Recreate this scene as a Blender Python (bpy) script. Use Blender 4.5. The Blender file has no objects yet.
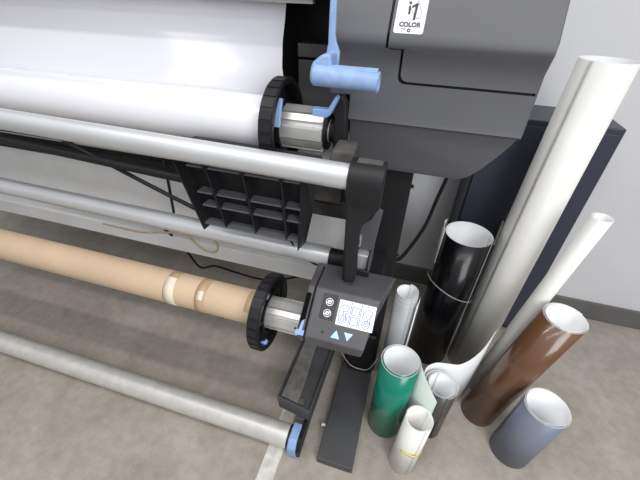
import bpy, bmesh, math, random
from mathutils import Vector, Matrix
random.seed(7)
C = bpy.context.scene.collection
R = math.radians
V = Vector

# ------------------------------------------------------------------ materials
def mat(name, col, rough=.5, metal=0., var=.0, scale=8., bump=0., bscale=60., coat=0., spec=.5, rvar=0., emit=0., trans=0., detail=4.):
    m = bpy.data.materials.new(name); m.use_nodes = True
    nt = m.node_tree; b = nt.nodes['Principled BSDF']
    b.inputs['Base Color'].default_value = (*col, 1); b.inputs['Roughness'].default_value = rough
    b.inputs['Metallic'].default_value = metal; b.inputs['Specular IOR Level'].default_value = spec
    b.inputs['Coat Weight'].default_value = coat; b.inputs['Coat Roughness'].default_value = .08
    if emit:
        b.inputs['Emission Color'].default_value = (*col, 1); b.inputs['Emission Strength'].default_value = emit
    if trans: b.inputs['Transmission Weight'].default_value = trans
    tc = nt.nodes.new('ShaderNodeTexCoord')
    if var or rvar:
        n = nt.nodes.new('ShaderNodeTexNoise'); n.inputs['Scale'].default_value = scale; n.inputs['Detail'].default_value = detail
        nt.links.new(tc.outputs['Object'], n.inputs['Vector'])
        if var:
            r = nt.nodes.new('ShaderNodeValToRGB')
            r.color_ramp.elements[0].position = .35; r.color_ramp.elements[1].position = .65
            r.color_ramp.elements[0].color = (*[c*(1-var) for c in col], 1)
            r.color_ramp.elements[1].color = (*[min(1, c*(1+var)) for c in col], 1)
            nt.links.new(n.outputs['Fac'], r.inputs['Fac']); nt.links.new(r.outputs['Color'], b.inputs['Base Color'])
        if rvar:
            mr = nt.nodes.new('ShaderNodeMapRange'); mr.inputs['To Min'].default_value = max(.02, rough-rvar); mr.inputs['To Max'].default_value = rough+rvar
            mr.inputs['From Min'].default_value = .3; mr.inputs['From Max'].default_value = .7
            nt.links.new(n.outputs['Fac'], mr.inputs['Value']); nt.links.new(mr.outputs['Result'], b.inputs['Roughness'])
    if bump:
        n2 = nt.nodes.new('ShaderNodeTexNoise'); n2.inputs['Scale'].default_value = bscale; n2.inputs['Detail'].default_value = 3
        nt.links.new(tc.outputs['Object'], n2.inputs['Vector'])
        bp = nt.nodes.new('ShaderNodeBump'); bp.inputs['Strength'].default_value = bump; bp.inputs['Distance'].default_value = .002
        nt.links.new(n2.outputs['Fac'], bp.inputs['Height']); nt.links.new(bp.outputs['Normal'], b.inputs['Normal'])
    return m

M = {}
M['body'] = mat('grey_textured_plastic', (.088, .089, .099), .5, var=.05, scale=3, bump=.15, bscale=500)
M['body_low'] = M['body']
M['black'] = mat('black_plastic', (.007, .007, .008), .45, spec=.35, var=.2, scale=20, bump=.1, bscale=300)
M['frame'] = mat('black_powder_coat', (.012, .0115, .0135), .5, spec=.35, var=.12, scale=6, bump=.12, bscale=600)
M['foot'] = mat('dark_foot_coat', (.056, .056, .06), .5, var=.12, scale=9, bump=.1, bscale=400)
M['dusty'] = mat('dusty_dark_plastic', (.068, .063, .06), .72, var=.25, scale=30, bump=.2, bscale=300)
M['insert'] = mat('worn_grey_insert', (.135, .13, .12), .6, var=.2, scale=35, bump=.2, bscale=200)
M['box'] = mat('take_up_plastic', (.066, .063, .068), .45, var=.1, scale=14, bump=.1, bscale=500)
M['silver'] = mat('silver_anodised', (.64, .65, .665), .36, .5, var=.03, scale=3, rvar=.05)
M['alu'] = mat('bare_aluminium', (.64, .63, .61), .34, .6, var=.06, scale=12)
M['steel'] = mat('worn_bar_silver', (.58, .57, .545), .42, .35, var=.06, scale=25, rvar=.06, bump=.05, bscale=200)
M['blue'] = mat('light_blue_plastic', (.24, .37, .63), .4, var=.06, scale=20)
M['bluedirty'] = mat('scuffed_blue_plastic', (.25, .37, .60), .42, var=.08, scale=40)
M['vinyl'] = mat('white_gloss_vinyl', (.76, .76, .80), .2, coat=.25, var=.01, scale=2)
M['white'] = mat('white_sheet', (.76, .77, .78), .4, var=.03, scale=10)
M['whitebeam'] = mat('light_grey_beam', (.70, .70, .71), .45, var=.04, scale=5)
M['kraft'] = mat('kraft_cardboard', (.54, .40, .27), .62, var=.05, scale=8, bump=.1, bscale=90)
M['ktape'] = mat('brown_packing_tape', (.46, .32, .19), .4, var=.06, scale=20)
M['ptape'] = mat('cream_paper_tape', (.72, .63, .5), .6, var=.07, scale=30)
M['blackv'] = mat('black_gloss_vinyl', (.004, .004, .005), .2, coat=.0, spec=.35)
M['green'] = mat('green_gloss_vinyl', (.0, .20, .13), .25, coat=.3, var=.03, scale=4)
M['liner'] = mat('pale_green_liner', (.60, .68, .64), .35, var=.03, scale=10)
M['brown'] = mat('brown_gloss_vinyl', (.13, .062, .03), .22, coat=.3, var=.04, scale=4)
M['dgrey'] = mat('dark_grey_vinyl', (.06, .053, .05), .35, coat=.1, var=.05, scale=8)
M['lgrey'] = mat('light_grey_vinyl', (.42, .43, .44), .42, var=.03, scale=8)
M['bgrey'] = mat('blue_grey_vinyl', (.16, .18, .23), .4, var=.03, scale=8)
M['cream'] = mat('off_white_vinyl', (.80, .79, .755), .38, var=.02, scale=6, coat=.1)
M['cable'] = mat('black_cable', (.006, .006, .006), .7, spec=.2)
M['hollow'] = mat('open_slot', (.002, .002, .002), .8, spec=.1)
M['rope'] = mat('tan_tape_cord', (.42, .32, .2), .7, var=.15, scale=60)
M['yellow'] = mat('yellow_tape', (.84, .72, .2), .5)
M['label'] = mat('white_label', (.62, .63, .66), .4)
M['panel'] = mat('backlit_panel', (.72, .77, .92), .3, emit=.12)
M['ink'] = mat('black_ink', (.02, .02, .025), .5)
M['greyink'] = mat('grey_ink', (.22, .22, .27), .5)
M['blueink'] = mat('pale_blue_ink', (.10, .13, .26), .5)
M['icon'] = mat('white_icon', (.75, .78, .82), .4, emit=.15)
M['arrow'] = mat('blue_arrow', (.35, .58, .95), .4, emit=.25)
M['led'] = mat('dark_key', (.012, .012, .014), .35)
M['navy'] = mat('dark_blue_grey_panel', (.03, .035, .055), .4, var=.05, scale=3)
M['wall'] = mat('painted_wall', (.62, .62, .64), .7, var=.03, scale=2, bump=.1, bscale=80)
M['base'] = mat('grey_skirting', (.12, .115, .11), .6, var=.1, scale=6)
def clear_mat():
    m = mat('clear_film', (.9, .9, .9), .15, trans=0.); b = m.node_tree.nodes['Principled BSDF']; b.inputs['Alpha'].default_value = .3
    b.inputs['Base Color'].default_value = (.6, .6, .62, 1)
    return m
M['clear'] = clear_mat()

def concrete():
    m = bpy.data.materials.new('concrete_floor'); m.use_nodes = True; nt = m.node_tree; b = nt.nodes['Principled BSDF']
    tc = nt.nodes.new('ShaderNodeTexCoord')
    def noise(s, d, r=.6, dist=0):
        n = nt.nodes.new('ShaderNodeTexNoise'); n.inputs['Scale'].default_value = s; n.inputs['Detail'].default_value = d
        n.inputs['Roughness'].default_value = r; n.inputs['Distortion'].default_value = dist
        nt.links.new(tc.outputs['Object'], n.inputs['Vector']); return n
    def ramp(f, p0, c0, p1, c1):
        r = nt.nodes.new('ShaderNodeValToRGB'); e = r.color_ramp.elements
        e[0].position = p0; e[0].color = (*c0, 1); e[1].position = p1; e[1].color = (*c1, 1)
        nt.links.new(f, r.inputs['Fac']); return r
    def mix(a, bb, fac, mode='MULTIPLY'):
        x = nt.nodes.new('ShaderNodeMix'); x.data_type = 'RGBA'; x.blend_type = mode
        x.inputs['Factor'].default_value = fac; nt.links.new(a, x.inputs['A']); nt.links.new(bb, x.inputs['B']); return x.outputs['Result']
    a = ramp(noise(3.5, 6, .65, .4).outputs['Fac'], .3, (.29, .255, .215), .7, (.41, .37, .32))
    c = ramp(noise(24, 4).outputs['Fac'], .35, (.86, .86, .86), .6, (1, 1, 1))
    d = ramp(noise(160, 2).outputs['Fac'], .3, (.8, .8, .8), .55, (1, 1, 1))
    v = nt.nodes.new('ShaderNodeTexVoronoi'); v.inputs['Scale'].default_value = 9; nt.links.new(tc.outputs['Object'], v.inputs['Vector'])
    e = ramp(v.outputs['Distance'], .025, (.45, .42, .4), .05, (1, 1, 1))
    col = mix(mix(mix(a.outputs['Color'], c.outputs['Color'], 1), d.outputs['Color'], .6), e.outputs['Color'], .5)
    nt.links.new(col, b.inputs['Base Color']); b.inputs['Roughness'].default_value = .62
    bp = nt.nodes.new('ShaderNodeBump'); bp.inputs['Strength'].default_value = .25; bp.inputs['Distance'].default_value = .003
    nt.links.new(noise(120, 3).outputs['Fac'], bp.inputs['Height']); nt.links.new(bp.outputs['Normal'], b.inputs['Normal'])
    return m
M['floor'] = concrete()
M['line'] = mat('worn_white_paint', (.56, .54, .50), .6, var=.16, scale=30, detail=8)

# ------------------------------------------------------------------ helpers
def thing(name, label, cat, loc, group=None):
    o = bpy.data.objects.new(name, None); C.objects.link(o); o.location = loc; o.empty_display_size = .05
    o['label'] = label; o['category'] = cat
    if group: o['group'] = group
    return o
def tag(o, label, cat, group=None):
    o['label'] = label; o['category'] = cat
    if group: o['group'] = group
    return o
def origin(o):
    l = V((0, 0, 0))
    while o: l += o.location; o = o.parent
    return l
def obj(name, bm, m, parent=None, smooth=None, bevel=0, seg=2, loc=None):
    """world-space bmesh -> one mesh object"""
    me = bpy.data.meshes.new(name)
    bmesh.ops.recalc_face_normals(bm, faces=bm.faces)
    base = origin(parent) if parent else V(loc or (0, 0, 0))
    bmesh.ops.translate(bm, vec=-base, verts=bm.verts)
    if smooth:
        for f in bm.faces: f.smooth = True
        for e in bm.edges:
            if len(e.link_faces) == 2 and e.calc_face_angle(0) > R(smooth): e.smooth = False
    bm.to_mesh(me); bm.free()
    for mm in (m if isinstance(m, (list, tuple)) else [m]): me.materials.append(M[mm] if isinstance(mm, str) else mm)
    o = bpy.data.objects.new(name, me); C.objects.link(o)
    if parent: o.parent = parent
    else: o.location = base
    if bevel:
        b = o.modifiers.new('b', 'BEVEL'); b.width = bevel; b.segments = seg; b.limit_method = 'ANGLE'; b.angle_limit = R(32); b.harden_normals = False
        if smooth is None:
            for p in me.polygons: p.use_smooth = True
            w = o.modifiers.new('w', 'WEIGHTED_NORMAL'); w.keep_sharp = True
    return o
def struct(name, bm, m, parent=None, **k):
    o = obj(name, bm, m, parent, **k); o['kind'] = 'structure'; return o
def BM(): return bmesh.new()
def box(bm, lo, hi):
    vs = [bm.verts.new((x, y, z)) for x in (lo[0], hi[0]) for y in (lo[1], hi[1]) for z in (lo[2], hi[2])]
    for f in ((0, 1, 3, 2), (4, 6, 7, 5), (0, 4, 5, 1), (2, 3, 7, 6), (0, 2, 6, 4), (1, 5, 7, 3)): bm.faces.new([vs[i] for i in f])
    return bm
def hexa(bm, p):
    """8 points: bottom 4 then top 4, same order"""
    vs = [bm.verts.new(q) for q in p]
    bm.faces.new(vs[:4][::-1]); bm.faces.new(vs[4:])
    for i in range(4): bm.faces.new((vs[i], vs[(i+1) % 4], vs[4+(i+1) % 4], vs[4+i]))
    return bm
def frame_of(d):
    d = V(d).normalized(); a = V((0, 0, 1)) if abs(d.z) < .9 else V((0, 1, 0))
    u = d.cross(a).normalized(); w = u.cross(d).normalized()
    return u, w, d
def lathe(bm, p0, d, prof, seg=48, close=False, ru=1):
    """prof: list (radius, distance along d)"""
    u, w, d = frame_of(d); p0 = V(p0); rings = []
    for r, h in prof:
        rings.append([bm.verts.new(p0 + d*h + (u*math.cos(2*math.pi*i/seg) + w*math.sin(2*math.pi*i/seg))*r) for i in range(seg)])
    n = len(rings)
    for k in range(n if close else n-1):
        a, b = rings[k], rings[(k+1) % n]
        for i in range(seg): bm.faces.new((a[i], a[(i+1) % seg], b[(i+1) % seg], b[i]))
    if not close:
        bm.faces.new(rings[0][::-1]); bm.faces.new(rings[-1])
    return bm
def cyl(bm, p0, p1, r, r1=None, seg=40):
    d = V(p1)-V(p0); return lathe(bm, p0, d, [(r, 0), (r1 or r, d.length)], seg)
def prism(bm, pts, axis, a, b):
    """pts 2D polygon; axis 'x': pts are (y,z); 'y': (x,z); 'z': (x,y)"""
    def mk(p, t): return {'x': (t, p[0], p[1]), 'y': (p[0], t, p[1]), 'z': (p[0], p[1], t)}[axis]
    A = [bm.verts.new(mk(p, a)) for p in pts]; B = [bm.verts.new(mk(p, b)) for p in pts]
    n = len(pts); bm.faces.new(A); bm.faces.new(B[::-1])
    for i in range(n): bm.faces.new((A[i], B[i], B[(i+1) % n], A[(i+1) % n]))
    return bm
def catmull(pts, n=8):
    pts = [V(p) for p in pts]; P = [pts[0]*2-pts[1]] + pts + [pts[-1]*2-pts[-2]]; out = []
    for i in range(1, len(P)-2):
        for k in range(n):
            t = k/n; a, b, c, d = P[i-1:i+3]
            out.append(.5*((2*b)+(c-a)*t+(2*a-5*b+4*c-d)*t*t+(3*b-a-3*c+d)*t**3))
    out.append(P[-2]); return out
def sweep(bm, pts, r, seg=8, n=8):
    pts = catmull(pts, n); prev = None; rings = []
    u = None
    for i, p in enumerate(pts):
        t = (pts[min(i+1, len(pts)-1)]-pts[max(i-1, 0)]).normalized()
        if u is None: u = frame_of(t)[0]
        u = (u - t*u.dot(t)).normalized(); w = t.cross(u)
        rings.append([bm.verts.new(p+(u*math.cos(2*math.pi*k/seg)+w*math.sin(2*math.pi*k/seg))*r) for k in range(seg)])
    for a, b in zip(rings, rings[1:]):
        for i in range(seg): bm.faces.new((a[i], a[(i+1) % seg], b[(i+1) % seg], b[i]))
    bm.faces.new(rings[0][::-1]); bm.faces.new(rings[-1]); return bm
def sheet(bm, base, top, th=.0012, rim=0):
    """thick sheet between two 3D polylines (base, top); left side of travel = slot 1 (inside), right = slot 0 (outside)"""
    n = len(base)
    def nrm(i):
        a = V(base[max(i-1, 0)]); b = V(base[min(i+1, n-1)]); t = b-a; t.z = 0; t.normalize(); return V((-t.y, t.x, 0))
    cols = []
    for i in range(n):
        N = nrm(i)*th; cols.append([bm.verts.new(V(base[i])), bm.verts.new(V(top[i])), bm.verts.new(V(top[i])+N), bm.verts.new(V(base[i])+N)])
    for a, b in zip(cols, cols[1:]):
        for k, mi in ((0, 0), (1, 1), (2, 1), (3, 1)):
            f = bm.faces.new((a[k], b[k], b[(k+1) % 4], a[(k+1) % 4])); f.material_index = mi; f.smooth = k in (0, 2)
    f = bm.faces.new(cols[0]); f.material_index = 1; f = bm.faces.new(cols[-1][::-1]); f.material_index = 1
    return bm
def roll(bm, c0, c1, r, turns=3, pitch=.003, start=0., th=.0012, zoff=(), seg=44, squash=1.):
    """rolled sheet: spiral wound inwards, counter-clockwise so the inside lies left of travel"""
    c0, c1 = V(c0), V(c1); n = int(seg*turns); base = []; top = []
    for i in range(n+1):
        a = 2*math.pi*i/seg; rr = r - pitch*a/(2*math.pi); t = start+a
        e = V((math.cos(t), math.sin(t)*squash, 0))*rr
        k = int(a/(2*math.pi)); dz = zoff[min(k, len(zoff)-1)] if zoff else 0
        base.append(c0+e); top.append(c1+e+V((0, 0, dz)))
    sheet(bm, base, top, th)
    return bm
def text(body, size, o, u, w, m, name, parent, depth=.0006, bold=0., align='CENTER'):
    """lettering lying in the plane spanned by u (right) and w (up) at o"""
    cu = bpy.data.curves.new(name, 'FONT'); cu.body = body; cu.size = size; cu.extrude = depth; cu.align_x = align; cu.align_y = 'CENTER'; cu.offset = bold; cu.resolution_u = 3
    t = bpy.data.objects.new('tmp', cu); C.objects.link(t)
    dg = bpy.context.evaluated_depsgraph_get(); dg.update(); me = bpy.data.meshes.new_from_object(t.evaluated_get(dg))
    bpy.data.objects.remove(t); bpy.data.curves.remove(cu)
    u = V(u).normalized(); w = V(w).normalized(); n = u.cross(w)
    X = Matrix((u, w, n)).transposed().to_4x4(); X.translation = V(o)-origin(parent)
    me.transform(X); me.name = name; me.materials.clear(); me.materials.append(M[m])
    ob = bpy.data.objects.new(name, me); C.objects.link(ob); ob.parent = parent; return ob
def quadplate(bm, o, u, w, pts, th=.001):
    """flat polygon in plane (o,u,w) with thickness towards the normal"""
    u = V(u).normalized(); w = V(w).normalized(); n = u.cross(w)
    A = [bm.verts.new(V(o)+u*x+w*y) for x, y in pts]; B = [bm.verts.new(V(o)+u*x+w*y+n*th) for x, y in pts]
    bm.faces.new(A[::-1]); bm.faces.new(B)
    for i in range(len(pts)): j = (i+1) % len(pts); bm.faces.new((A[i], A[j], B[j], B[i]))
    return bm
def rrect(x0, y0, x1, y1, r, n=4):
    out = []
    for cx, cy, a in ((x1-r, y1-r, 0), (x0+r, y1-r, 90), (x0+r, y0+r, 180), (x1-r, y0+r, 270)):
        for k in range(n+1): t = R(a+90*k/n); out.append((cx+r*math.cos(t), cy+r*math.sin(t)))
    return out
def ringline(bm, o, u, w, pts, wd, th=.0009, closed=True):
    """outline stroke"""
    n = len(pts)
    for i in range(n if closed else n-1):
        a = V((*pts[i], 0)); b = V((*pts[(i+1) % n], 0)); d = (b-a)
        if d.length < 1e-6: continue
        d.normalize(); s = V((-d.y, d.x, 0))*wd/2; a = a-d*wd/3; b = b+d*wd/3
        quadplate(bm, o, u, w, [((a-s).x, (a-s).y), ((b-s).x, (b-s).y), ((b+s).x, (b+s).y), ((a+s).x, (a+s).y)], th)
    return bm
def circ(cx, cy, r, n=14, r2=None): return [(cx+r*math.cos(2*math.pi*i/n), cy+(r2 or r)*math.sin(2*math.pi*i/n)) for i in range(n)]

# ------------------------------------------------------------------ setting
YW = 1.75
fl = struct('floor', box(BM(), (-3.2, -1.6, -.08), (2.6, YW+.1, 0)), 'floor')
struct('floor_marking', quadplate(BM(), (-.3045, .35, .0), (1, 0, 0), (0, 1, 0), [(-.034, -1.5), (.032, -1.5), (.0275, 1.35), (-.0335, 1.35)], .0012), 'line', fl)
struct('wall_back', box(BM(), (-3.2, YW, 0), (2.6, YW+.1, 3.0)), 'wall')
struct('baseboard_back', box(BM(), (-3.2, YW-.015, 0), (2.6, YW, .12)), 'base', bevel=.003)

# ------------------------------------------------------------------ printer
PR = thing('large_format_printer', 'large dark grey wide format printer on a black stand with light blue levers', 'printer', (-.06, 1.05, 0))
XL = -3.0
# stand: foot, post, cross beams
obj('foot', box(BM(), (-.136, .562, .0), (.004, 1.42, .04)), 'foot', PR, bevel=.004)
b = BM(); box(b, (-.128, 1.0, .04), (.012, 1.13, 1.12)); obj('post', b, 'frame', PR, bevel=.004)
b = BM(); box(b, (-.115, .975, .04), (-.0, 1.0, .30)); obj('post_base', b, 'frame', PR, bevel=.012)
for z in (1.0, .72):
    b = BM(); lathe(b, (.012, 1.03, z), (1, 0, 0), [(.006, 0), (.006, .006), (.004, .008)], 12); obj('bolt', b, 'black', PR)
obj('cross_beam', box(BM(), (XL, 1.03, .50), (-.128, 1.09, .578)), 'whitebeam', PR, bevel=.006)
b = BM(); lathe(b, (-.136, .70, .02), (-1, 0, 0), [(.008, 0), (.008, .012), (.012, .013), (.012, .018)], 10); obj('foot_bolt', b, 'alu', PR)

# body shell: profile along s in (y,z)
prof = [(1.02, 1.66), (.985, 1.60), (.89, 1.425), (.884, 1.41), (.886, 1.399), (.898, 1.385), (.908, 1.35), (.905, 1.24), (.902, 1.226), (.908, 1.221), (.914, 1.212), (.932, 1.105), (.942, 1.084), (.965, 1.076), (1.3, 1.07)]
SS = [0]
for p, q in zip(prof, prof[1:]): SS.append(SS[-1]+math.hypot(q[0]-p[0], q[1]-p[1]))
def at_s(s):
    for i in range(len(prof)-1):
        if s <= SS[i+1] or i == len(prof)-2:
            t = (s-SS[i])/(SS[i+1]-SS[i]); a, c = prof[i], prof[i+1]
            return a[0]+(c[0]-a[0])*t, a[1]+(c[1]-a[1])*t
def s_of_z(z):
    for i in range(len(prof)-1):
        if prof[i][1] >= z >= prof[i+1][1]: return SS[i]+(prof[i][1]-z)/(prof[i][1]-prof[i+1][1])*(SS[i+1]-SS[i])
def shell(poly, th):
    bm = BM(); f = bm.faces.new([bm.verts.new((x, s, 0)) for x, s in poly]); bmesh.ops.triangulate(bm, faces=[f])
    for s in SS[1:-1]:
        bmesh.ops.bisect_plane(bm, geom=bm.verts[:]+bm.edges[:]+bm.faces[:], plane_co=(0, s, 0), plane_no=(0, 1, 0))
    bm.verts.index_update(); sv = [(v.co.x, v.co.y) for v in bm.verts]
    tris = [[v.index for v in f.verts] for f in bm.faces]
    bd = [[l.vert.index, l.link_loop_next.vert.index] for e in bm.edges if len(e.link_faces) == 1 for l in e.link_loops]
    out = bmesh.new(); A = []; B = []
    for x, q in sv:
        y, z = at_s(q); y1, z1 = at_s(max(0, q-.004)); y2, z2 = at_s(min(SS[-1], q+.004))
        n = V((0, -(z1-z2), (y1-y2)))
        n.normalize()
        A.append(out.verts.new((x, y, z))); B.append(out.verts.new(V((x, y, z))-n*th))
    for t in tris:
        out.faces.new([A[i] for i in t]); out.faces.new([B[i] for i in t][::-1])
    for i, j in bd: out.faces.new((A[j], A[i], B[i], B[j]))
    bm.free(); return out
S1 = s_of_z(1.398); SD = s_of_z(1.322); S2 = s_of_z(1.2215); S3 = SS[-1]
XB0, XB1 = -.182, .235
g = .003
xs1, xs2 = -.103, -.068     # door seam, upper and lower part
def arc(cx, cy, r, a0, a1, n=6): return [(cx+r*math.cos(R(a0+(a1-a0)*k/n)), cy+r*math.sin(R(a0+(a1-a0)*k/n))) for k in range(n+1)]
rc = .017
door = [(xs1+g, 0), (XB1, 0), (XB1, SD-g)] + [(xs2+g+rc-rc*math.sin(R(t)), SD-g-rc+rc*math.cos(R(t))) for t in (0, 22, 45, 68, 90)] + [(xs2+g, S1+.004), (xs1+g, S1+.004)]
XBL = -.234; SN = s_of_z(1.285)
panel = [(XBL, 0), (xs1-g, 0), (xs1-g, S1+.004+2*g), (xs2-g, S1+.004+2*g)] + [(xs2-g+rc-rc*math.cos(R(t)), SD+g-rc+rc*math.sin(R(t))) for t in (0, 22, 45, 68, 90)] + [(XB1, SD+g), (XB1, S2), (XB0, S2), (XB0, SN), (XBL, SN)]
obj('front_door', shell(door, .006), 'body', PR, smooth=35)
obj('front_panel', shell(panel, .006), 'body', PR, smooth=35)
s4 = s_of_z(1.083)
low = [(XB0+.004, S2+.001), (XB1-.004, S2+.001), (XB1-.010, s_of_z(1.205)), (.205, s_of_z(1.17)), (.178, s_of_z(1.130)), (.150, s_of_z(1.097)), (.125, s4), (.112, s4+.03), (.105, S3), (XB0+.004, S3)]
obj('lower_cover', shell(low, .004), 'body_low', PR, smooth=35)
# dark inner carcass
ins = [(p[0]+.009, p[1]+(-.004 if p[1] > 1.3 else .004)) for p in prof[:-1]] + [(1.29, 1.10), (1.29, 1.655)]
b = BM(); prism(b, [(1.032, 1.655), (.997, 1.598), (.902, 1.423), (.9, 1.40), (.918, 1.37), (.918, 1.24), (.926, 1.222), (1.30, 1.222), (1.30, 1.655)], 'x', XB0+.003, XB1-.003)
prism(b, [(1.032, 1.655), (.997, 1.598), (.902, 1.423), (.9, 1.40), (.918, 1.37), (.918, 1.288), (1.05, 1.288), (1.05, 1.655)], 'x', XBL+.003, XB0+.004)
obj('inner_carcass', b, 'black', PR)
b = BM(); prism(b, [(.925, 1.223), (.945, 1.11), (.968, 1.088), (1.29, 1.083), (1.29, 1.223)], 'x', XB0+.008, .10); obj('lower_carcass', b, 'black', PR)
b = BM(); prism(b, [(XB0+.0, 1.10), (.15, 1.12), (.21, 1.185), (.226, 1.222), (XB0, 1.222)], 'y', 1.28, 1.30)
obj('rear_cover', b, 'body', PR)
b = BM(); prism(b, [(1.026, 1.66), (.989, 1.60), (.893, 1.424), (.892, 1.40), (.912, 1.36), (.908, 1.24), (.91, 1.221), (1.30, 1.221), (1.30, 1.66)], 'x', XB1-.002, XB1+.004)
obj('side_cover', b, 'body', PR, bevel=.002)
# sticker
zt0, zt1 = 1.412, 1.50
y0_, z0_ = at_s(s_of_z(1.427)); uu = V((1, 0, 0)); ww = (V((0, *prof[1]))-V((0, *prof[2]))).normalized()
so = V((-.060, y0_, z0_)) + uu.cross(ww)*.0005
st = obj('label_sticker', quadplate(BM(), so, uu, ww, rrect(-.034, -.003, .030, .098, .005), .0006), 'label', PR); st['label'] = 'white rounded sticker reading i1 COLOR'
nn = uu.cross(ww)*.0007
sl = ww
b = BM(); quadplate(b, so+nn, uu, ww, circ(-.0070, .0590, .0028, 14), .0006); quadplate(b, so+nn, uu, ww, [(-.0084, .036), (-.0040, .0362), (-.0054, .0530), (-.0096, .0528)], .0006); obj('letter', b, 'ink', st)
b = BM(); quadplate(b, so+nn, uu, ww, [(.0032, .0250), (.0080, .0252), (.0100, .0585), (.0060, .0585), (-.0030, .0530), (-.0024, .0488), (.0046, .0520)], .0006); obj('numeral', b, 'ink', st)
text('COLOR', .0132, so+nn+uu*-.001+ww*.0150, uu, ww, 'ink', 'lettering', st, bold=.0004)
text('TYPE', .0042, so+nn+uu*-.014+ww*.0058, uu, ww, 'greyink', 'lettering', st)
b = BM(); ringline(b, so, uu, ww, circ(-.001, .0036, .0028, 12), .0018, .0012); obj('ring_mark', b, 'ink', st)
b = BM(); el = []
for i in range(28):
    t = 2*math.pi*i/28; x, y = .026*math.cos(t), .0095*math.sin(t); a = R(118); el.append((.004+x*math.cos(a)-y*math.sin(a), .052+x*math.sin(a)+y*math.cos(a)))
ringline(b, so, uu, ww, el, .0009, .0012); obj('orbit_mark', b, 'greyink', st)

# recess at left of the body, behind the media
b = BM(); box(b, (XL, 1.13, 1.12), (XB0+.003, 1.60, 1.66)); obj('recess_back', b, 'black', PR)
b = BM(); box(b, (-.375, 1.06, 1.10), (-.236, 1.13, 1.330)); obj('side_plate', b, 'body', PR, bevel=.003)
b = BM(); box(b, (-.375, 1.055, 1.337), (-.236, 1.13, 1.372)); obj('side_plate', b, 'body', PR, bevel=.003)
b = BM(); box(b, (XL, 1.10, .55), (-.128, 1.115, 1.12)); obj('lower_panel', b, 'white', PR)
b = BM(); box(b, (XL, 1.115, 1.09), (-.13, 1.60, 1.12)); obj('base_plate', b, 'black', PR)
b = BM(); box(b, (XL, .93, 1.478), (XBL-.004, 1.60, 1.66)); obj('top_cover', b, 'body', PR, bevel=.01)
b = BM(); box(b, (XL, .955, 1.468), (-.30, .975, 1.478)); obj('cover_lip', b, 'alu', PR)
# blue media lever
b = BM()
prism(b, [(-.228, 1.56), (-.215, 1.56), (-.215, 1.42), (-.212, 1.405), (-.203, 1.385), (-.204, 1.355), (-.236, 1.355), (-.236, 1.368), (-.230, 1.40), (-.230, 1.43)], 'y', .850, .862)
bl = obj('loading_lever', b, 'bluedirty', PR, bevel=.003)
b = BM(); prism(b, [(-.254, 1.328), (-.254, 1.362), (-.248, 1.370), (-.228, 1.386), (-.208, 1.388), (-.205, 1.340)], 'y', .795, .862)
obj('lever_elbow', b, 'bluedirty', bl, bevel=.008, seg=3)
b = BM(); A = V((-.250, .80, 1.344)); B = V((-.099, .80, 1.339))
lathe(b, A, B-A, [(.017, 0), (.0225, .006), (.0205, .144), (.0225, .149), (.018, .151), (.017, .140)], 32); obj('lever_handle', b, 'bluedirty', bl, smooth=40)
b = BM(); prism(b, [(.79, 1.352), (.792, 1.362), (.808, 1.366), (.815, 1.355)], 'x', -.235, -.105); obj('lever_rib', b, 'bluedirty', bl, bevel=.001)
b = BM()
prism(b, [(-.257, 1.263), (-.257, 1.245), (-.220, 1.244), (-.211, 1.252), (-.193, 1.290), (-.200, 1.297), (-.219, 1.264)], 'y', .825, .85)
obj('spindle_latch', b, 'blue', PR, bevel=.003)
# bearing cradle
b = BM(); prism(b, [(-.212, 1.10), (-.212, 1.245), (-.206, 1.285), (-.192, 1.290), (-.182, 1.272), (-.176, 1.19), (-.176, 1.10)], 'y', .868, .898); obj('spindle_cradle', b, 'frame', PR, bevel=.006)
b = BM(); hexa(b, [(-.212, .79, 1.10), (-.136, .79, 1.10), (-.136, .86, 1.10), (-.212, .86, 1.10), (-.198, .80, 1.175), (-.138, .80, 1.18), (-.140, .86, 1.187), (-.194, .86, 1.187)]); obj('cradle_cover', b, 'dusty', PR, bevel=.008, seg=3)
b = BM(); box(b, (-.318, .82, 1.012), (-.165, .90, 1.072)); obj('sensor_box', b, 'dusty', PR, bevel=.008, seg=3)
b = BM(); box(b, (-.40, .90, .915), (-.13, .93, .962)); obj('support_rail', b, 'dusty', PR, bevel=.003)
b = BM(); box(b, (XL, .96, .93), (-.12, 1.0, .975)); obj('rear_rail', b, 'frame', PR, bevel=.003)
# top and middle tubes on the arm
TY, TZ, TR_ = .724, 1.152, .0305
b = BM(); cyl(b, (XL, TY, TZ+.034), (-.132, TY, TZ-.004), TR_, seg=64); obj('top_roller', b, 'silver', PR, smooth=40)
MY, MZ, MR = .812, .832, .0305
b = BM(); cyl(b, (XL, MY, MZ+.03), (-.188, MY, MZ-.001), MR, seg=64); tub = obj('middle_roller', b, 'silver', PR, smooth=40)
b = BM(); cyl(b, (-.188, MY, MZ), (-.104, MY, MZ), .0265, seg=40); obj('roller_collar', b, 'frame', tub, smooth=40)
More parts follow.
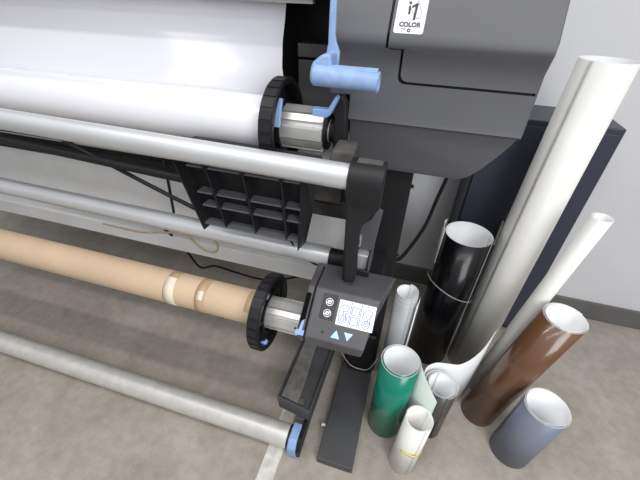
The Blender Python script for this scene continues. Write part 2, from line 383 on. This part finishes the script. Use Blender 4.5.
# arm (side profile y,z), wide top, narrow stem
b = BM()
armp = [(-.132, 1.16), (-.0525, 1.16), (-.053, 1.13), (-.055, 1.095), (-.062, 1.072), (-.074, 1.051), (-.086, 1.034), (-.091, 1.012), (-.092, .96), (-.088, .88), (-.092, .84), (-.120, .838), (-.126, .96), (-.129, 1.05), (-.133, 1.12)]
prism(b, armp, 'y', .705, .722)
arm_o = obj('arm', b, 'frame', PR, bevel=.004, seg=3)
b = BM(); prism(b, [(.704, 1.085), (.698, 1.10), (.690, 1.13), (.689, 1.15), (.694, 1.168), (.705, 1.180), (.722, 1.187), (.75, 1.187), (.762, 1.18), (.77, 1.14), (.75, 1.085)], 'x', -.132, -.0525); obj('arm_head', b, 'frame', arm_o, smooth=50)
b = BM(); box(b, (-.118, .722, 1.186), (-.060, .748, 1.1885)); obj('head_top', b, 'dusty', arm_o)
b = BM(); hexa(b, [(-.128, .715, .832), (-.112, .715, .832), (-.112, .84, .835), (-.130, .84, .835), (-.133, .715, 1.12), (-.113, .715, 1.12), (-.113, .86, 1.12), (-.133, .86, 1.12)]); obj('arm_side', b, 'frame', arm_o, bevel=.003)
b = BM(); prism(b, [(-.062, 1.033), (-.049, 1.026), (-.057, .92), (-.060, .892), (-.110, .892), (-.110, .947), (-.102, .97), (-.076, .998)], 'y', .800, .810); obj('bracket_plate', b, 'body', arm_o, bevel=.002)
b = BM(); box(b, (-.105, .780, .828), (-.067, .835, .884)); obj('roller_end_block', b, 'silver', arm_o, bevel=.006)
b = BM(); box(b, (-.110, .765, .826), (-.062, .80, .831)); box(b, (-.065, .765, .831), (-.060, .84, .89)); obj('end_bracket', b, 'body', arm_o, bevel=.001)
b = BM(); box(b, (-.108, .757, .826), (-.058, .765, .846)); obj('end_bracket_face', b, 'frame', arm_o, bevel=.003)
b = BM(); box(b, (-.107, .790, .905), (-.096, .800, .942)); clip = obj('bracket_clip', b, 'alu', arm_o, bevel=.001)
b = BM(); box(b, (-.1045, .7885, .913), (-.0995, .790, .930)); obj('clip_slot', b, 'ink', clip)

# ribbed loading table folded down behind the top tube
RX0, RX1 = -.642, -.262
RT0 = V((0, .788, 1.150)); RT1 = V((0, .775, .910)); dn = (RT1-RT0).normalized(); nr = V((0, -dn.z, dn.y)); nr = -nr if nr.y > 0 else nr
Lr = (RT1-RT0).length
def RP(x, s, h): return V((x + s/Lr*(.070*(RX1-x)/(RX1-RX0) + .006), 0, 0))+RT0+dn*s+nr*h
def rbox(bm, x0, x1, s0, s1, h0, h1, dx=0):
    hexa(bm, [RP(x0, s0, h0), RP(x1, s0, h0), RP(x1+dx, s1, h0), RP(x0+dx, s1, h0), RP(x0, s0, h1), RP(x1, s0, h1), RP(x1+dx, s1, h1), RP(x0+dx, s1, h1)])
b = BM(); rbox(b, RX0, RX1, -.0, Lr, -.006, 0)
tb = obj('loading_table', b, 'black', PR, bevel=.002)
b = BM(); rbox(b, RX0-.002, RX0+.004, 0.0, Lr+.01, 0, .045); obj('side_flange', b, 'frame', tb); b = BM(); prism(b, [(0, 0), (0, 0), (0, 0)], 'x', 0, 1) if False else hexa(b, [RP(RX1-.006, 0, 0), RP(RX1+.002, 0, 0), RP(RX1+.002, Lr+.015, 0), RP(RX1-.006, Lr+.015, 0), RP(RX1-.002, 0, .02), RP(RX1+.030, .0, .0), RP(RX1+.026, Lr*.6, .0), RP(RX1-.012, Lr+.02, .045)]); obj('side_flange', b, 'frame', tb)
for k in range(3):
    x = RX0+.092+k*.116; b = BM(); rbox(b, x-.0025, x+.0025, .0, Lr-.003, 0, .035, 0); obj('rib', b, 'frame', tb)
for s in (.056, .132, .172, Lr-.006):
    b = BM(); rbox(b, RX0+.004 if s > .2 else RX0+.03, RX1-.004, s-.002, s+.003, 0, .034); obj('rib', b, 'body', tb)
for k in range(3):
    for s in (.056, .132, .172):
        b = BM(); lathe(b, RP(RX0+.092+k*.116, s, .026), nr, [(.007, 0), (.007, .011), (.003, .0112), (.003, .006)], 12)
        obj('screw_boss', b, 'frame', tb)
b = BM(); hexa(b, [V((-.609, .785, 1.149)), V((-.215, .785, 1.145)), V((-.225, .812, 1.145)), V((-.609, .812, 1.149)), V((-.590, .785, 1.158)), V((-.215, .785, 1.153)), V((-.225, .812, 1.153)), V((-.590, .812, 1.158))])
obj('table_edge', b, 'frame', tb, bevel=.001)
# struts left of the table
b = BM(); sweep(b, [(-1.6, .90, 1.0), (-.91, .90, .970), (-.60, .90, .958)], .016, 8); obj('strut', b, 'frame', PR, smooth=50)
b = BM(); box(b, (XL, .93, 1.015), (-.60, .95, 1.04)); obj('strut', b, 'frame', PR, bevel=.003)
b = BM(); sweep(b, [(-1.3, .90, 1.07), (-.923, .90, .925), (-.677, .90, .835)], .0075, 8); obj('strut', b, 'frame', PR, smooth=50)
b = BM(); sweep(b, [(-.810, .915, 1.05), (-.815, .915, .93), (-.825, .915, .80)], .005, 8); obj('strut', b, 'frame', PR, smooth=50)

# ------------------------------------------------------------------ top spindle and media roll
AX = V((0, .911, 1.184))
def flange(bm_loc, x0, wd, Rr, parent, ribs=26, web=.62):
    y, z = bm_loc
    b = BM(); lathe(b, (x0, y, z), (1, 0, 0), [(Rr*.985, 0), (Rr, .002), (Rr, wd-.002), (Rr*.985, wd), (Rr*.9, wd), (Rr*.88, wd-.004), (Rr*.86, .012), (.060, .012), (.060, 0)], 72, close=True)
    f = obj('flange', b, 'black', parent, smooth=30)
    b = BM()
    for k in range(ribs):
        a = 2*math.pi*k/ribs; c, s = math.cos(a), math.sin(a); c2, s2 = math.cos(a+.2), math.sin(a+.2)
        # thin raised pads around the rim
        for aa, wa, h in ((a, .085, .0022),):
            p = []
            for r in (Rr-.001, Rr+h):
                for (t, x) in ((-wa, .004), (wa, .004), (wa, wd-.004), (-wa, wd-.004)):
                    p.append(V((x0+x, y+r*math.cos(aa+t), z+r*math.sin(aa+t))))
            hexa(b, p)
    obj('grip_pad', b, 'frame', f)
    for k in range(5):
        b = BM(); a = 2*math.pi*k/5+.3; u = V((0, math.cos(a), math.sin(a))); w = V((0, -math.sin(a), math.cos(a))); o0 = V((x0+.012, y, z))
        hexa(b, [o0+u*.06-w*.004, o0+u*Rr*.87-w*.004, o0+u*Rr*.87+w*.004, o0+u*.06+w*.004, o0+u*.06-w*.004+V((.018, 0, 0)), o0+u*Rr*.87-w*.004+V((.012, 0, 0)), o0+u*Rr*.87+w*.004+V((.012, 0, 0)), o0+u*.06+w*.004+V((.018, 0, 0))])
        obj('web_rib', b, 'black', f)
    b = BM(); lathe(b, (x0+.01, y, z), (1, 0, 0), [(.066, 0), (.066, wd-.018), (.0605, wd-.016), (.0605, 0)], 40, close=True); obj('hub_collar', b, 'black', f, smooth=30)
    return f
def spindle_bar(bm, y, z, x0, x1, r, ng=5, ph=0.):
    """grooved aluminium extrusion"""
    pts = []
    for k in range(ng):
        a0 = 2*math.pi*k/ng+ph
        for t, rr in ((0, r), (.19, r*.97), (.38, r), (.385, r*.72), (.46, r*.72), (.465, r*.98), (.72, r*.98), (.725, r*.76), (.90, r*.76), (.905, r)):
            a = a0+t*2*math.pi/ng; pts.append((y+rr*math.cos(a), z+rr*math.sin(a)))
    prism(bm, pts, 'x', x0, x1); return bm
TS = thing('media_spindle', 'black ribbed flange and silver spindle holding the white vinyl roll up in the printer', 'spindle', (-.33, AX.y, AX.z))
flange((AX.y, AX.z), -.390, .040, .123, TS)
b = BM(); spindle_bar(b, AX.y, AX.z, -.375, -.240, .060, ph=.35); obj('spindle_bar', b, 'alu', TS)
b = BM(); lathe(b, (-.240, AX.y, AX.z), (1, 0, 0), [(.050, 0), (.050, .008), (.030, .010), (.030, .022), (.034, .023), (.034, .027), (.020, .029)], 32); obj('spindle_gear', b, 'black', TS, smooth=30)
b = BM(); lathe(b, (-.232, AX.y, AX.z), (1, 0, 0), [(.0315, .0), (.0315, .004)], 32); obj('bearing_ring', b, 'alu', TS, smooth=30)
b = BM(); lathe(b, (-.262, AX.y-.053, AX.z+.020), (0, -1, .3), [(.0035, 0), (.0035, .0025)], 12); obj('locating_hole', b, 'ink', TS)
b = BM(); prism(b, [(.826, 1.205), (.834, 1.205), (.862, 1.268), (.852, 1.272)], 'x', -.362, -.345)
o = obj('flange_lock', b, 'blue', TS, bevel=.002)
RMED = .073
b = BM(); cyl(b, (XL, AX.y, AX.z), (-.388, AX.y, AX.z), RMED, seg=96)
MR_ = thing('vinyl_media_roll', 'wide glossy white vinyl roll loaded in the printer, sheet feeding upwards', 'vinyl roll', (-.9, AX.y, AX.z))
obj('wound_roll', b, 'vinyl', MR_, smooth=40)
b = BM(); P_ = []
for t in range(0, 26, 3): a = R(-10+t); P_.append((AX.y+(RMED+.001)*math.cos(a), AX.z+(RMED+.001)*math.sin(a)))
P_ += [(.987, 1.24), (.990, 1.32), (1.0, 1.38), (1.005, 1.43), (.995, 1.475), (.985, 1.51)]
cv = [[], []]
for i, (y, z) in enumerate(P_):
    xr = -.388 - (.010*math.sin((z-1.2)/.3*math.pi*1.0) if 1.5 > z > 1.25 else 0) + max(0, z-1.40)*.12
    cv[0].append(b.verts.new((XL, y, z))); cv[1].append(b.verts.new((xr, y, z)))
for i in range(len(P_)-1): b.faces.new((cv[0][i], cv[1][i], cv[1][i+1], cv[0][i+1]))
o = obj('feeding_sheet', b, 'vinyl', MR_, smooth=60); sm = o.modifiers.new('s', 'SOLIDIFY'); sm.thickness = .001

# ------------------------------------------------------------------ take-up reel
KY, KZ = .667, .684
KS = thing('take_up_spindle', 'black ribbed flange and silver spindle holding the brown cardboard core', 'spindle', (-.33, KY, KZ))
flange((KY, KZ), -.358, .036, .118, KS)
b = BM(); spindle_bar(b, KY, KZ, -.350, -.217, .050, ph=.2); obj('spindle_bar', b, 'alu', KS)
for (dy, dz) in ((-.02, .088), (-.055, -.083)):
    b = BM(); lathe(b, (-.345, KY+dy, KZ+dz), (1, 0, 0), [(.010, 0), (.012, .012), (.009, .018)], 16); obj('flange_lock', b, 'blue', KS, smooth=40)
b = BM(); lathe(b, (-.235, KY-.046, KZ+.012), (0, -1, .3), [(.0032, 0), (.0032, .0025)], 12); obj('locating_hole', b, 'ink', KS)
KT = thing('cardboard_core', 'brown kraft cardboard tube with strips of tape on the take-up spindle', 'cardboard tube', (-.8, KY, KZ))
KR = .054
b = BM(); lathe(b, (XL, KY, KZ), (1, 0, 0), [(KR, 0), (KR, -.359-XL), (KR-.008, -.359-XL), (KR-.008, 0)], 64, close=True); obj('tube', b, 'kraft', KT, smooth=40)
def band(name, x, w, m, a0=0, a1=360, dr=.0008, sk=0.):
    b = BM(); n = 40; c0 = []; 
    for i in range(n+1):
        a = R(a0+(a1-a0)*i/n); rr = KR+dr; dx = sk*(i/n-.5)
        c0.append((b.verts.new((x+dx, KY+rr*math.cos(a), KZ+rr*math.sin(a))), b.verts.new((x+w+dx, KY+rr*math.cos(a), KZ+rr*math.sin(a)))))
    for p, q in zip(c0, c0[1:]): b.faces.new((p[0], p[1], q[1], q[0]))
    o = obj(name, b, m, KT, smooth=60); s = o.modifiers.new('s', 'SOLIDIFY'); s.thickness = .0004
band('tape_strip', -.682, .036, 'ktape', 60, 330, .0005)
band('paper_tape_strip', -.676, .036, 'ptape', 95, 260, .0012, .012)
band('tape_strip', -.568, .034, 'ktape', 60, 330, .0006)
band('paper_tape_strip', -.560, .020, 'ptape', 120, 150, .0011)
band('tape_strip', -.400, .030, 'ktape', 75, 150, .0006)

TU = thing('take_up_motor', 'dark grey take-up motor housing with lit panel and blue arrows on printer leg', 'motor unit', (-.10, .70, .75))
def boxprof(x, d=0, f=0):
    return [(.675+d, .825-d), (.785-d, .825-d), (.798-d, .79), (.785-d, .755), (.715, .69+d), (.60, .682+d), (.572+d, .705+d), (.566+d+f, .740)]
def prof_loft(name, secs, m, parent, **k):
    b = BM(); rings = [[b.verts.new((x if not callable(x) else x(p), p[0], p[1])) for p in pts] for x, pts in secs]
    n = len(rings[0]); b.faces.new(rings[0]); b.faces.new(rings[-1][::-1])
    for a, c in zip(rings, rings[1:]):
        for i in range(n): b.faces.new((a[i], a[(i+1) % n], c[(i+1) % n], c[i]))
    return obj(name, b, m, parent, **k)
def xr(p): return -.034+.022*max(0, min(1, (p[1]-.70)/.13))+.034*max(0, min(1, (p[0]-.66)/.12))
hs = prof_loft('housing', [(-.191, boxprof(0)), (xr, boxprof(0))], 'box', TU, bevel=.006, seg=3)
prof_loft('side_cover', [(-.216, boxprof(0, .004)), (-.194, boxprof(0, .001))], 'box', TU, bevel=.007, seg=3)
# front face frame of reference
FO = V((-.166, .566, .740)); FW = V((0, .675-.566, .825-.740)); FL = FW.length; FW.normalize(); FU = V((1, 0, 0)); FN = FU.cross(FW)
fo = FO+FN*.0003
kp = obj('key_pad', quadplate(BM(), fo, FU, FW, rrect(.003, .058, .042, .128, .003), .0022), 'led', TU, bevel=.0006)
ic = BM()
for cy in (.075, .106):
    ringline(ic, fo+FN*.002, FU, FW, circ(.023, cy, .0098, 18), .0016, .001)
    ringline(ic, fo+FN*.002, FU, FW, circ(.023, cy, .0045, 12), .0026, .001)
    ringline(ic, fo+FN*.002, FU, FW, [(.015, cy-.004), (.030, cy+.005)], .0022, .0012, False)
obj('key_icon', ic, 'icon', kp)
ip = obj('display_panel', quadplate(BM(), fo, FU, FW, rrect(.050, .052, .150, .120, .002), .0014), 'panel', TU); ip['label'] = 'lit white instruction panel with line drawings'
ic = BM(); po = fo+FN*.0014
ringline(ic, po, FU, FW, [(.084, .054), (.084, .118)], .0018, .0006, False); ringline(ic, po, FU, FW, [(.112, .054), (.112, .118)], .0018, .0006, False)
for y0 in (.060, .086): ringline(ic, po, FU, FW, rrect(.088, y0, .108, y0+.020, .001, 1), .0018, .0006)
for x0 in (.052, .116):
    ringline(ic, po, FU, FW, circ(x0+.014, .068, .010, 16), .0017, .0006); ringline(ic, po, FU, FW, circ(x0+.014, .068, .005, 12), .0017, .0006)
    ringline(ic, po, FU, FW, [(x0+.002, .076), (x0+.003, .098), (x0+.012, .108), (x0+.027, .104), (x0+.024, .092), (x0+.012, .090), (x0+.018, .076)], .0017, .0006, False)
    ringline(ic, po, FU, FW, [(x0+.026, .070), (x0+.020, .084), (x0+.028, .090)], .0017, .0006, False)
obj('line_drawing', ic, 'blueink', ip)
ic = BM(); quadplate(ic, fo, FU, FW, [(.046, .016), (.070, .016), (.058, .037)], .0018); ar = obj('up_arrow', ic, 'arrow', TU)
ic = BM(); quadplate(ic, fo, FU, FW, [(.079, .037), (.091, .016), (.103, .037)], .0018); obj('down_arrow', ic, 'arrow', TU)
ic = BM(); quadplate(ic, fo, FU, FW, circ(.022, .024, .0045, 12), .001); obj('status_light', ic, 'ink', TU)
b = BM(); quadplate(b, fo+FU*-.038, FU, FW, rrect(-.007, .035, .006, .118, .002), .0022); obj('slot', b, 'hollow', TU)
b = BM(); quadplate(b, fo+FU*-.036+FN*.001, FU, FW, [(-.014, .0), (.010, .002), (.010, .016), (.003, .016), (.004, .045), (-.003, .040), (-.006, .016), (-.014, .015)], .006); obj('release_latch', b, 'blue', TU, bevel=.001)
# neck that carries the housing on the post
b = BM(); prism(b, [(.70, .70), (.80, .74), (1.0, .74), (1.0, .45), (.86, .50)], 'x', -.155, -.02); obj('mounting_neck', b, 'frame', TU, bevel=.006)
# long sensor tray reaching forwards from under the housing
TRY = thing('sensor_tray', 'long dark dusty plastic tray under the take-up motor above the silver bar', 'tray', (-.26, .80, .2))
tz = .20
def tr(x, y, z): return V((x, y, z))
b = BM()
hexa(b, [tr(-.332, .668, tz-.085), tr(-.190, .648, tz-.085), tr(-.175, 1.12, tz-.085), tr(-.322, 1.12, tz-.085), tr(-.334, .662, tz-.010), tr(-.190, .640, tz-.010), tr(-.175, 1.12, tz-.010), tr(-.325, 1.12, tz-.010)])
ty = obj('tray_body', b, 'foot', TRY, bevel=.006, seg=3)
b = BM()
hexa(b, [tr(-.334, .662, tz-.012), tr(-.327, .662, tz-.012), tr(-.318, 1.12, tz-.012), tr(-.325, 1.12, tz-.012), tr(-.334, .662, tz+.004), tr(-.327, .662, tz+.004), tr(-.318, 1.12, tz+.004), tr(-.325, 1.12, tz+.004)])
hexa(b, [tr(-.334, .662, tz-.012), tr(-.190, .641, tz-.012), tr(-.190, .648, tz-.012), tr(-.334, .669, tz-.012), tr(-.334, .662, tz+.003), tr(-.190, .641, tz+.003), tr(-.190, .648, tz+.003), tr(-.334, .669, tz+.003)])
hexa(b, [tr(-.196, .642, tz-.012), tr(-.189, .642, tz-.012), tr(-.174, 1.12, tz-.012), tr(-.181, 1.12, tz-.012), tr(-.196, .642, tz+.004), tr(-.189, .642, tz+.004), tr(-.174, 1.12, tz+.004), tr(-.181, 1.12, tz+.004)])
obj('tray_rim', b, 'foot', ty, bevel=.0015)
b = BM(); hexa(b, [tr(-.320, .676, tz-.010), tr(-.245, .664, tz-.010), tr(-.262, 1.12, tz-.010), tr(-.312, 1.12, tz-.010), tr(-.320, .676, tz-.004), tr(-.245, .664, tz-.004), tr(-.262, 1.12, tz-.004), tr(-.312, 1.12, tz-.004)])
obj('dusty_insert', b, 'insert', TRY, bevel=.002)
b = BM(); box(b, (-.247, .662, tz-.01), (-.222, .690, tz+.001)); obj('latch', b, 'dusty', TRY, bevel=.004)
b = BM(); box(b, (-.26, 1.02, tz-.03), (-.128, 1.10, tz+.0)); obj('tray_bracket', b, 'frame', TRY, bevel=.003)

# tension bar on the floor with its swing arm
TB = thing('tension_bar', 'long matt silver bar with light blue end cap lying low over the floor', 'bar', (-.6, .60, .05))
BY, BZ, BR = .598, .056, .0445
b = BM(); cyl(b, (XL, BY, BZ), (-.262, BY, BZ), BR, seg=64); obj('bar_tube', b, 'steel', TB, smooth=40)
b = BM(); lathe(b, (-.262, BY, BZ), (1, 0, 0), [(BR+.001, 0), (BR+.001, .008), (BR-.004, .010)], 48); obj('end_ring', b, 'black', TB, smooth=30)
b = BM(); prism(b, [(BY-.047, .004), (BY+.044, .006), (BY+.050, .05), (BY+.045, .092), (BY+.01, .104), (BY-.03, .10), (BY-.052, .075), (BY-.055, .03)], 'x', -.254, -.219); e_ = obj('end_cap', b, 'blue', TB, bevel=.006, seg=3); e_['label'] = 'light blue end cap'
b = BM(); prism(b, [(BY-.044, .004), (BY+.05, .004), (1.02, .03), (1.02, .07), (BY+.055, .095), (BY-.02, .10), (BY-.05, .06)], 'x', -.219, -.205); obj('swing_arm', b, 'black', TB, bevel=.004)
b = BM(); hexa(b, [tr(-.254, .66, .075), tr(-.219, .66, .075), tr(-.208, 1.02, .045), tr(-.238, 1.02, .045), tr(-.254, .655, .098), tr(-.219, .655, .098), tr(-.208, 1.02, .07), tr(-.238, 1.02, .07)]); obj('arm_cover', b, 'body', TB, bevel=.004)

# ------------------------------------------------------------------ rolls on the floor
def roll_thing(name, label, c0, c1, r, mats, grp=None, **k):
    t = thing(name, label, 'vinyl roll', c0, 'vinyl rolls standing on the floor')
    b = BM(); roll(b, c0, c1, r, **k)
    o = obj('rolled_sheet', b, mats, t)
    return t
G = roll_thing('vinyl_roll', 'glossy green vinyl roll standing on the floor beside the printer foot', (.096, .799, 0), (.096, .799, .435), .072, ['green', 'white'], turns=3, pitch=.004, start=R(-10), zoff=(0, -.004, .003))
b = BM(); base = catmull([(.160, .835, .0), (.172, .80, .0), (.205, .765, .0), (.244, .742, .0)], 5); top = catmull([(.160, .835, .43), (.172, .80, .425), (.205, .765, .385), (.244, .742, .335)], 5)
sheet(b, base, top, .001); ls = obj('loose_liner', b, ['liner', 'liner'], G); ls['label'] = 'pale green liner sheet curling away'
b = BM(); 
for k in range(3):
    sweep(b, [(.094+.0655*math.cos(R(a)), .803+.0655*math.sin(R(a)), .418-.012*k-.0001*(a-60)) for a in range(70+k*8, 120+k*6, 8)], .0007, 5, 3)
obj('pen_mark', b, 'blueink', G)

W = roll_thing('vinyl_roll', 'short off-white roll with yellow tape, frontmost of the floor rolls', (.181, .662, 0), (.198, .700, .274), .050, ['cream', 'cream'], turns=2.3, pitch=.003, start=R(-60))
b = BM(); n = 14; cc = []
ax0, ax1 = V((.181, .662, 0)), V((.198, .700, .274))
for i in range(n+1):
    t = i/n; a = R(-125+95*t); z = .135+.004*math.sin(t*7); c = ax0.lerp(ax1, z/.272)
    e = V((math.cos(a), math.sin(a), 0))*.0515; hh = .0075*(1-.3*abs(t-.5)); cc.append((b.verts.new(c+e-V((0, 0, hh))), b.verts.new(c+e+V((0, 0, hh)))))
for p, q in zip(cc, cc[1:]): b.faces.new((p[0], q[0], q[1], p[1]))
o = obj('yellow_tape', b, 'yellow', W, smooth=60); s = o.modifiers.new('s', 'SOLIDIFY'); s.thickness = .0006

# dark grey, white-backed roll with a flaring loose end
D = thing('vinyl_roll', 'dark grey white-backed roll with loose end flaring behind the short off-white roll', 'vinyl roll', (.27, .838, 0), 'vinyl rolls standing on the floor')
b = BM(); roll(b, (.270, .838, 0), (.270, .838, .305), .057, turns=2.5, pitch=.0035, start=R(-70)); obj('rolled_sheet', b, ['dgrey', 'white'], D)
b = BM()
plan = [(.212, .800), (.199, .84), (.205, .885), (.24, .918), (.285, .925), (.33, .935), (.375, .965), (.415, 1.01), (.45, 1.07)]
zt = [.285, .30, .318, .32, .325, .325, .345, .375, .42]
base = catmull([(x, y, .0) for x, y in plan], 5)[::-1]; top = catmull([(x, y, z) for (x, y), z in zip(plan, zt)], 5)[::-1]
sheet(b, base, top, .0012); obj('loose_end', b, ['dgrey', 'white'], D)
b = BM(); plan = [(.216, .80), (.208, .84), (.215, .875), (.245, .9), (.28, .902), (.315, .885), (.332, .85)]
base = catmull([(x, y, .0) for x, y in plan], 5)[::-1]; top = catmull([(x, y, .300) for x, y in plan], 5)[::-1]
sheet(b, base, top, .0012); obj('loose_end', b, ['dgrey', 'white'], D)

BK = thing('vinyl_roll', 'tall glossy black vinyl roll with white backing standing behind the grey roll', 'vinyl roll', (.275, 1.275, 0), 'vinyl rolls standing on the floor')
b = BM(); roll(b, (.257, 1.235, 0), (.277, 1.275, .712), .094, turns=2.1, pitch=.003, start=R(-20), zoff=(0, -.003)); obj('rolled_sheet', b, ['blackv', 'white'], BK)
b = BM(); sheet(b, [(.180, 1.31, .56), (.170, 1.275, .56), (.174, 1.235, .56)], [(.192, 1.345, .725), (.177, 1.31, .737), (.180, 1.25, .715)], .001); obj('sheet_corner', b, ['white', 'white'], BK)
b = BM(); sweep(b, [(.268+.106*math.cos(R(a)), 1.260+.106*math.sin(R(a)), .44+.05*math.cos(R(a+150))) for a in range(170, 345, 12)], .0022, 6, 3)
tag(obj('clear_band', b, 'clear', None, smooth=60, loc=(.275, 1.275, .44)), 'thin clear plastic band slung around the tall black roll', 'band')

roll_thing('vinyl_roll', 'slim light grey roll standing between the take-up motor and the black roll', (.080, 1.03, 0), (.080, 1.03, .562), .045, ['lgrey', 'white'], turns=3.4, pitch=.0013, start=R(-60), zoff=(-.045, -.024, -.008, 0))
b = BM(); sheet(b, [(.120, .985, 0), (.128, 1.01, 0), (.130, 1.04, 0)], [(.122, .985, .53), (.130, 1.01, .545), (.132, 1.04, .535)], .0012)
tag(obj('vinyl_offcut', b, ['white', 'white'], None, loc=(.125, 1.01, 0)), 'narrow white sheet edge standing against the slim light grey roll', 'sheet')

roll_thing('vinyl_roll', 'very tall off-white roll leaning back beside the black roll', (.440, 1.236, 0), (.51, 1.36, 1.35), .082, ['cream', 'white'], turns=2.2, pitch=.003, start=R(-140))
roll_thing('vinyl_roll', 'narrow off-white roll squeezed between the very tall roll and the brown roll', (.478, 1.095, 0), (.60, 1.12, .95), .032, ['cream', 'white'], turns=2.3, pitch=.003, start=R(20))
roll_thing('vinyl_roll', 'glossy brown vinyl roll leaning right beside the off-white rolls', (.488, .968, 0), (.60, 1.0, .62), .071, ['brown', 'white'], turns=2.6, pitch=.004, start=R(30))
roll_thing('vinyl_roll', 'blue-grey vinyl roll nearest the right edge, in front of the brown roll', (.602, .842, 0), (.622, .846, .33), .076, ['bgrey', 'white'], turns=2.4, pitch=.004, start=R(172))

# ------------------------------------------------------------------ behind the printer
CB = thing('metal_cabinet', 'dark blue-grey cabinet against the back wall behind the rolls', 'cabinet', (.5, 1.6, 0))
obj('cabinet_body', box(BM(), (.255, 1.50, .03), (.72, YW-.003, 1.12)), 'navy', CB, bevel=.004)
b = BM(); box(b, (.265, 1.52, .0), (.71, YW-.02, .03)); obj('plinth', b, 'black', CB)
b = BM(); box(b, (.262, 1.488, .05), (.463, 1.50, 1.10)); d1 = obj('door', b, 'navy', CB, bevel=.002)
b = BM(); box(b, (.469, 1.488, .05), (.71, 1.50, 1.10)); d2 = obj('door', b, 'navy', CB, bevel=.002)
for d, x in ((d1, .44), (d2, .485)):
    b = BM(); box(b, (x-.004, 1.474, .55), (x+.004, 1.488, .68)); obj('handle', b, 'steel', d, bevel=.002)

b = BM(); sweep(b, [(.16, 1.40, 1.12), (.158, 1.40, .95), (.13, 1.36, .80), (.105, 1.30, .70), (.06, 1.22, .63), (.02, 1.16, .60), (-.03, 1.15, .62)], .0075, 8)
tag(obj('power_cable', b, 'cable', None, smooth=60, loc=(.1, 1.3, .6)), 'thick black cable hanging from the printer body to the rear of the post', 'cable')
b = BM(); sweep(b, [(-1.0, .98, .70), (-.97, 1.02, .60), (-1.075, 1.2, .37), (-1.044, 1.25, .198), (-.942, 1.25, .233), (-.821, 1.25, .222), (-.672, 1.25, .213), (-.54, 1.25, .25), (-.40, 1.20, .36)], .0055, 8)
tag(obj('power_cable', b, 'cable', None, smooth=60, loc=(-.7, 1.2, .2)), 'black cable drooping below the light grey cross beam', 'cable')
b = BM(); sweep(b, [(-.301, .80, 1.10), (-.301, .80, 1.062), (-.307, .79, .981), (-.315, .79, .902), (-.292, .80, .838), (-.259, .81, .798), (-.21, .80, .79)], .0026, 8)
tag(obj('sensor_cable', b, 'cable', None, smooth=60, loc=(-.33, .8, .9)), 'thin black cable hanging in front of the ribbed loading table', 'cable')
b = BM(); sweep(b, [(-1.3, .99, .60), (-1.1, .99, .60), (-.92, .985, .64), (-.80, .98, .655), (-.73, .98, .657), (-.705, .98, .63), (-.72, .98, .59), (-.765, .985, .578), (-.813, .985, .603), (-.85, .985, .655)], .0042, 7)
tag(obj('tape_strand', b, 'rope', None, smooth=60, loc=(-.9, 1.0, .55)), 'loose twisted tan tape strand caught on the light grey cross beam', 'tape')
b = BM(); sweep(b, [(-.165, .97, .24), (-.145, .965, .17), (-.10, .96, .10), (-.05, .96, .085), (-.01, .962, .10), (.02, .98, .17)], .0022, 6)
tag(obj('thin_wire', b, 'steel', None, smooth=60, loc=(-.1, .96, .1)), 'thin grey wire looping around the foot of the post below the take-up motor', 'wire')

# ------------------------------------------------------------------ camera and light
cam = bpy.data.cameras.new('camera'); co = bpy.data.objects.new('camera', cam); C.objects.link(co)
rt = V((.95854812, .28349833, .02853436)); dw = V((.18947921, -.55943854, -.80692388)); fw = V((-.21279835, .77888203, -.5899658))
Mx = Matrix((rt, -dw, -fw)).transposed().to_4x4(); Mx.translation = V((0, 0, 1.5)); co.matrix_world = Mx
cam.sensor_width = 36; cam.lens = 345/640*36; cam.clip_start = .02
bpy.context.scene.camera = co
def area(name, loc, rot, sx, sy, e, col=(1, 1, 1)):
    l = bpy.data.lights.new(name, 'AREA'); l.shape = 'RECTANGLE'; l.size = sx; l.size_y = sy; l.energy = e; l.color = col
    o = bpy.data.objects.new(name, l); C.objects.link(o); o.location = loc; o.rotation_euler = rot
area('ceiling_lamp', (-.5, .15, 2.9), (0, 0, 0), 3.2, .10, 20, (1, .98, .95))
area('ceiling_lamp', (.6, -.9, 2.9), (0, 0, 0), 3.2, .16, 16, (1, .98, .95))
area('window_light', (1.5, -1.3, 2.1), (R(0), R(58), R(-52)), 1.6, 1.3, 40, (.95, .97, 1))
w = bpy.data.worlds.new('world'); bpy.context.scene.world = w; w.use_nodes = True
nt = w.node_tree; bg = nt.nodes['Background']; tc = nt.nodes.new('ShaderNodeTexCoord'); sx = nt.nodes.new('ShaderNodeSeparateXYZ'); rr_ = nt.nodes.new('ShaderNodeValToRGB')
nt.links.new(tc.outputs['Generated'], sx.inputs[0]); nt.links.new(sx.outputs['Z'], rr_.inputs['Fac']); nt.links.new(rr_.outputs['Color'], bg.inputs['Color'])
e0, e1 = rr_.color_ramp.elements; e0.position = .0; e0.color = (.24, .24, .245, 1); e1.position = .8; e1.color = (.95, .975, 1, 1)
bg.inputs['Strength'].default_value = .85
vs = bpy.context.scene.view_settings; vs.view_transform = 'Standard'; vs.look = 'None'; vs.gamma = 1; vs.use_curve_mapping = False; vs.exposure = .28
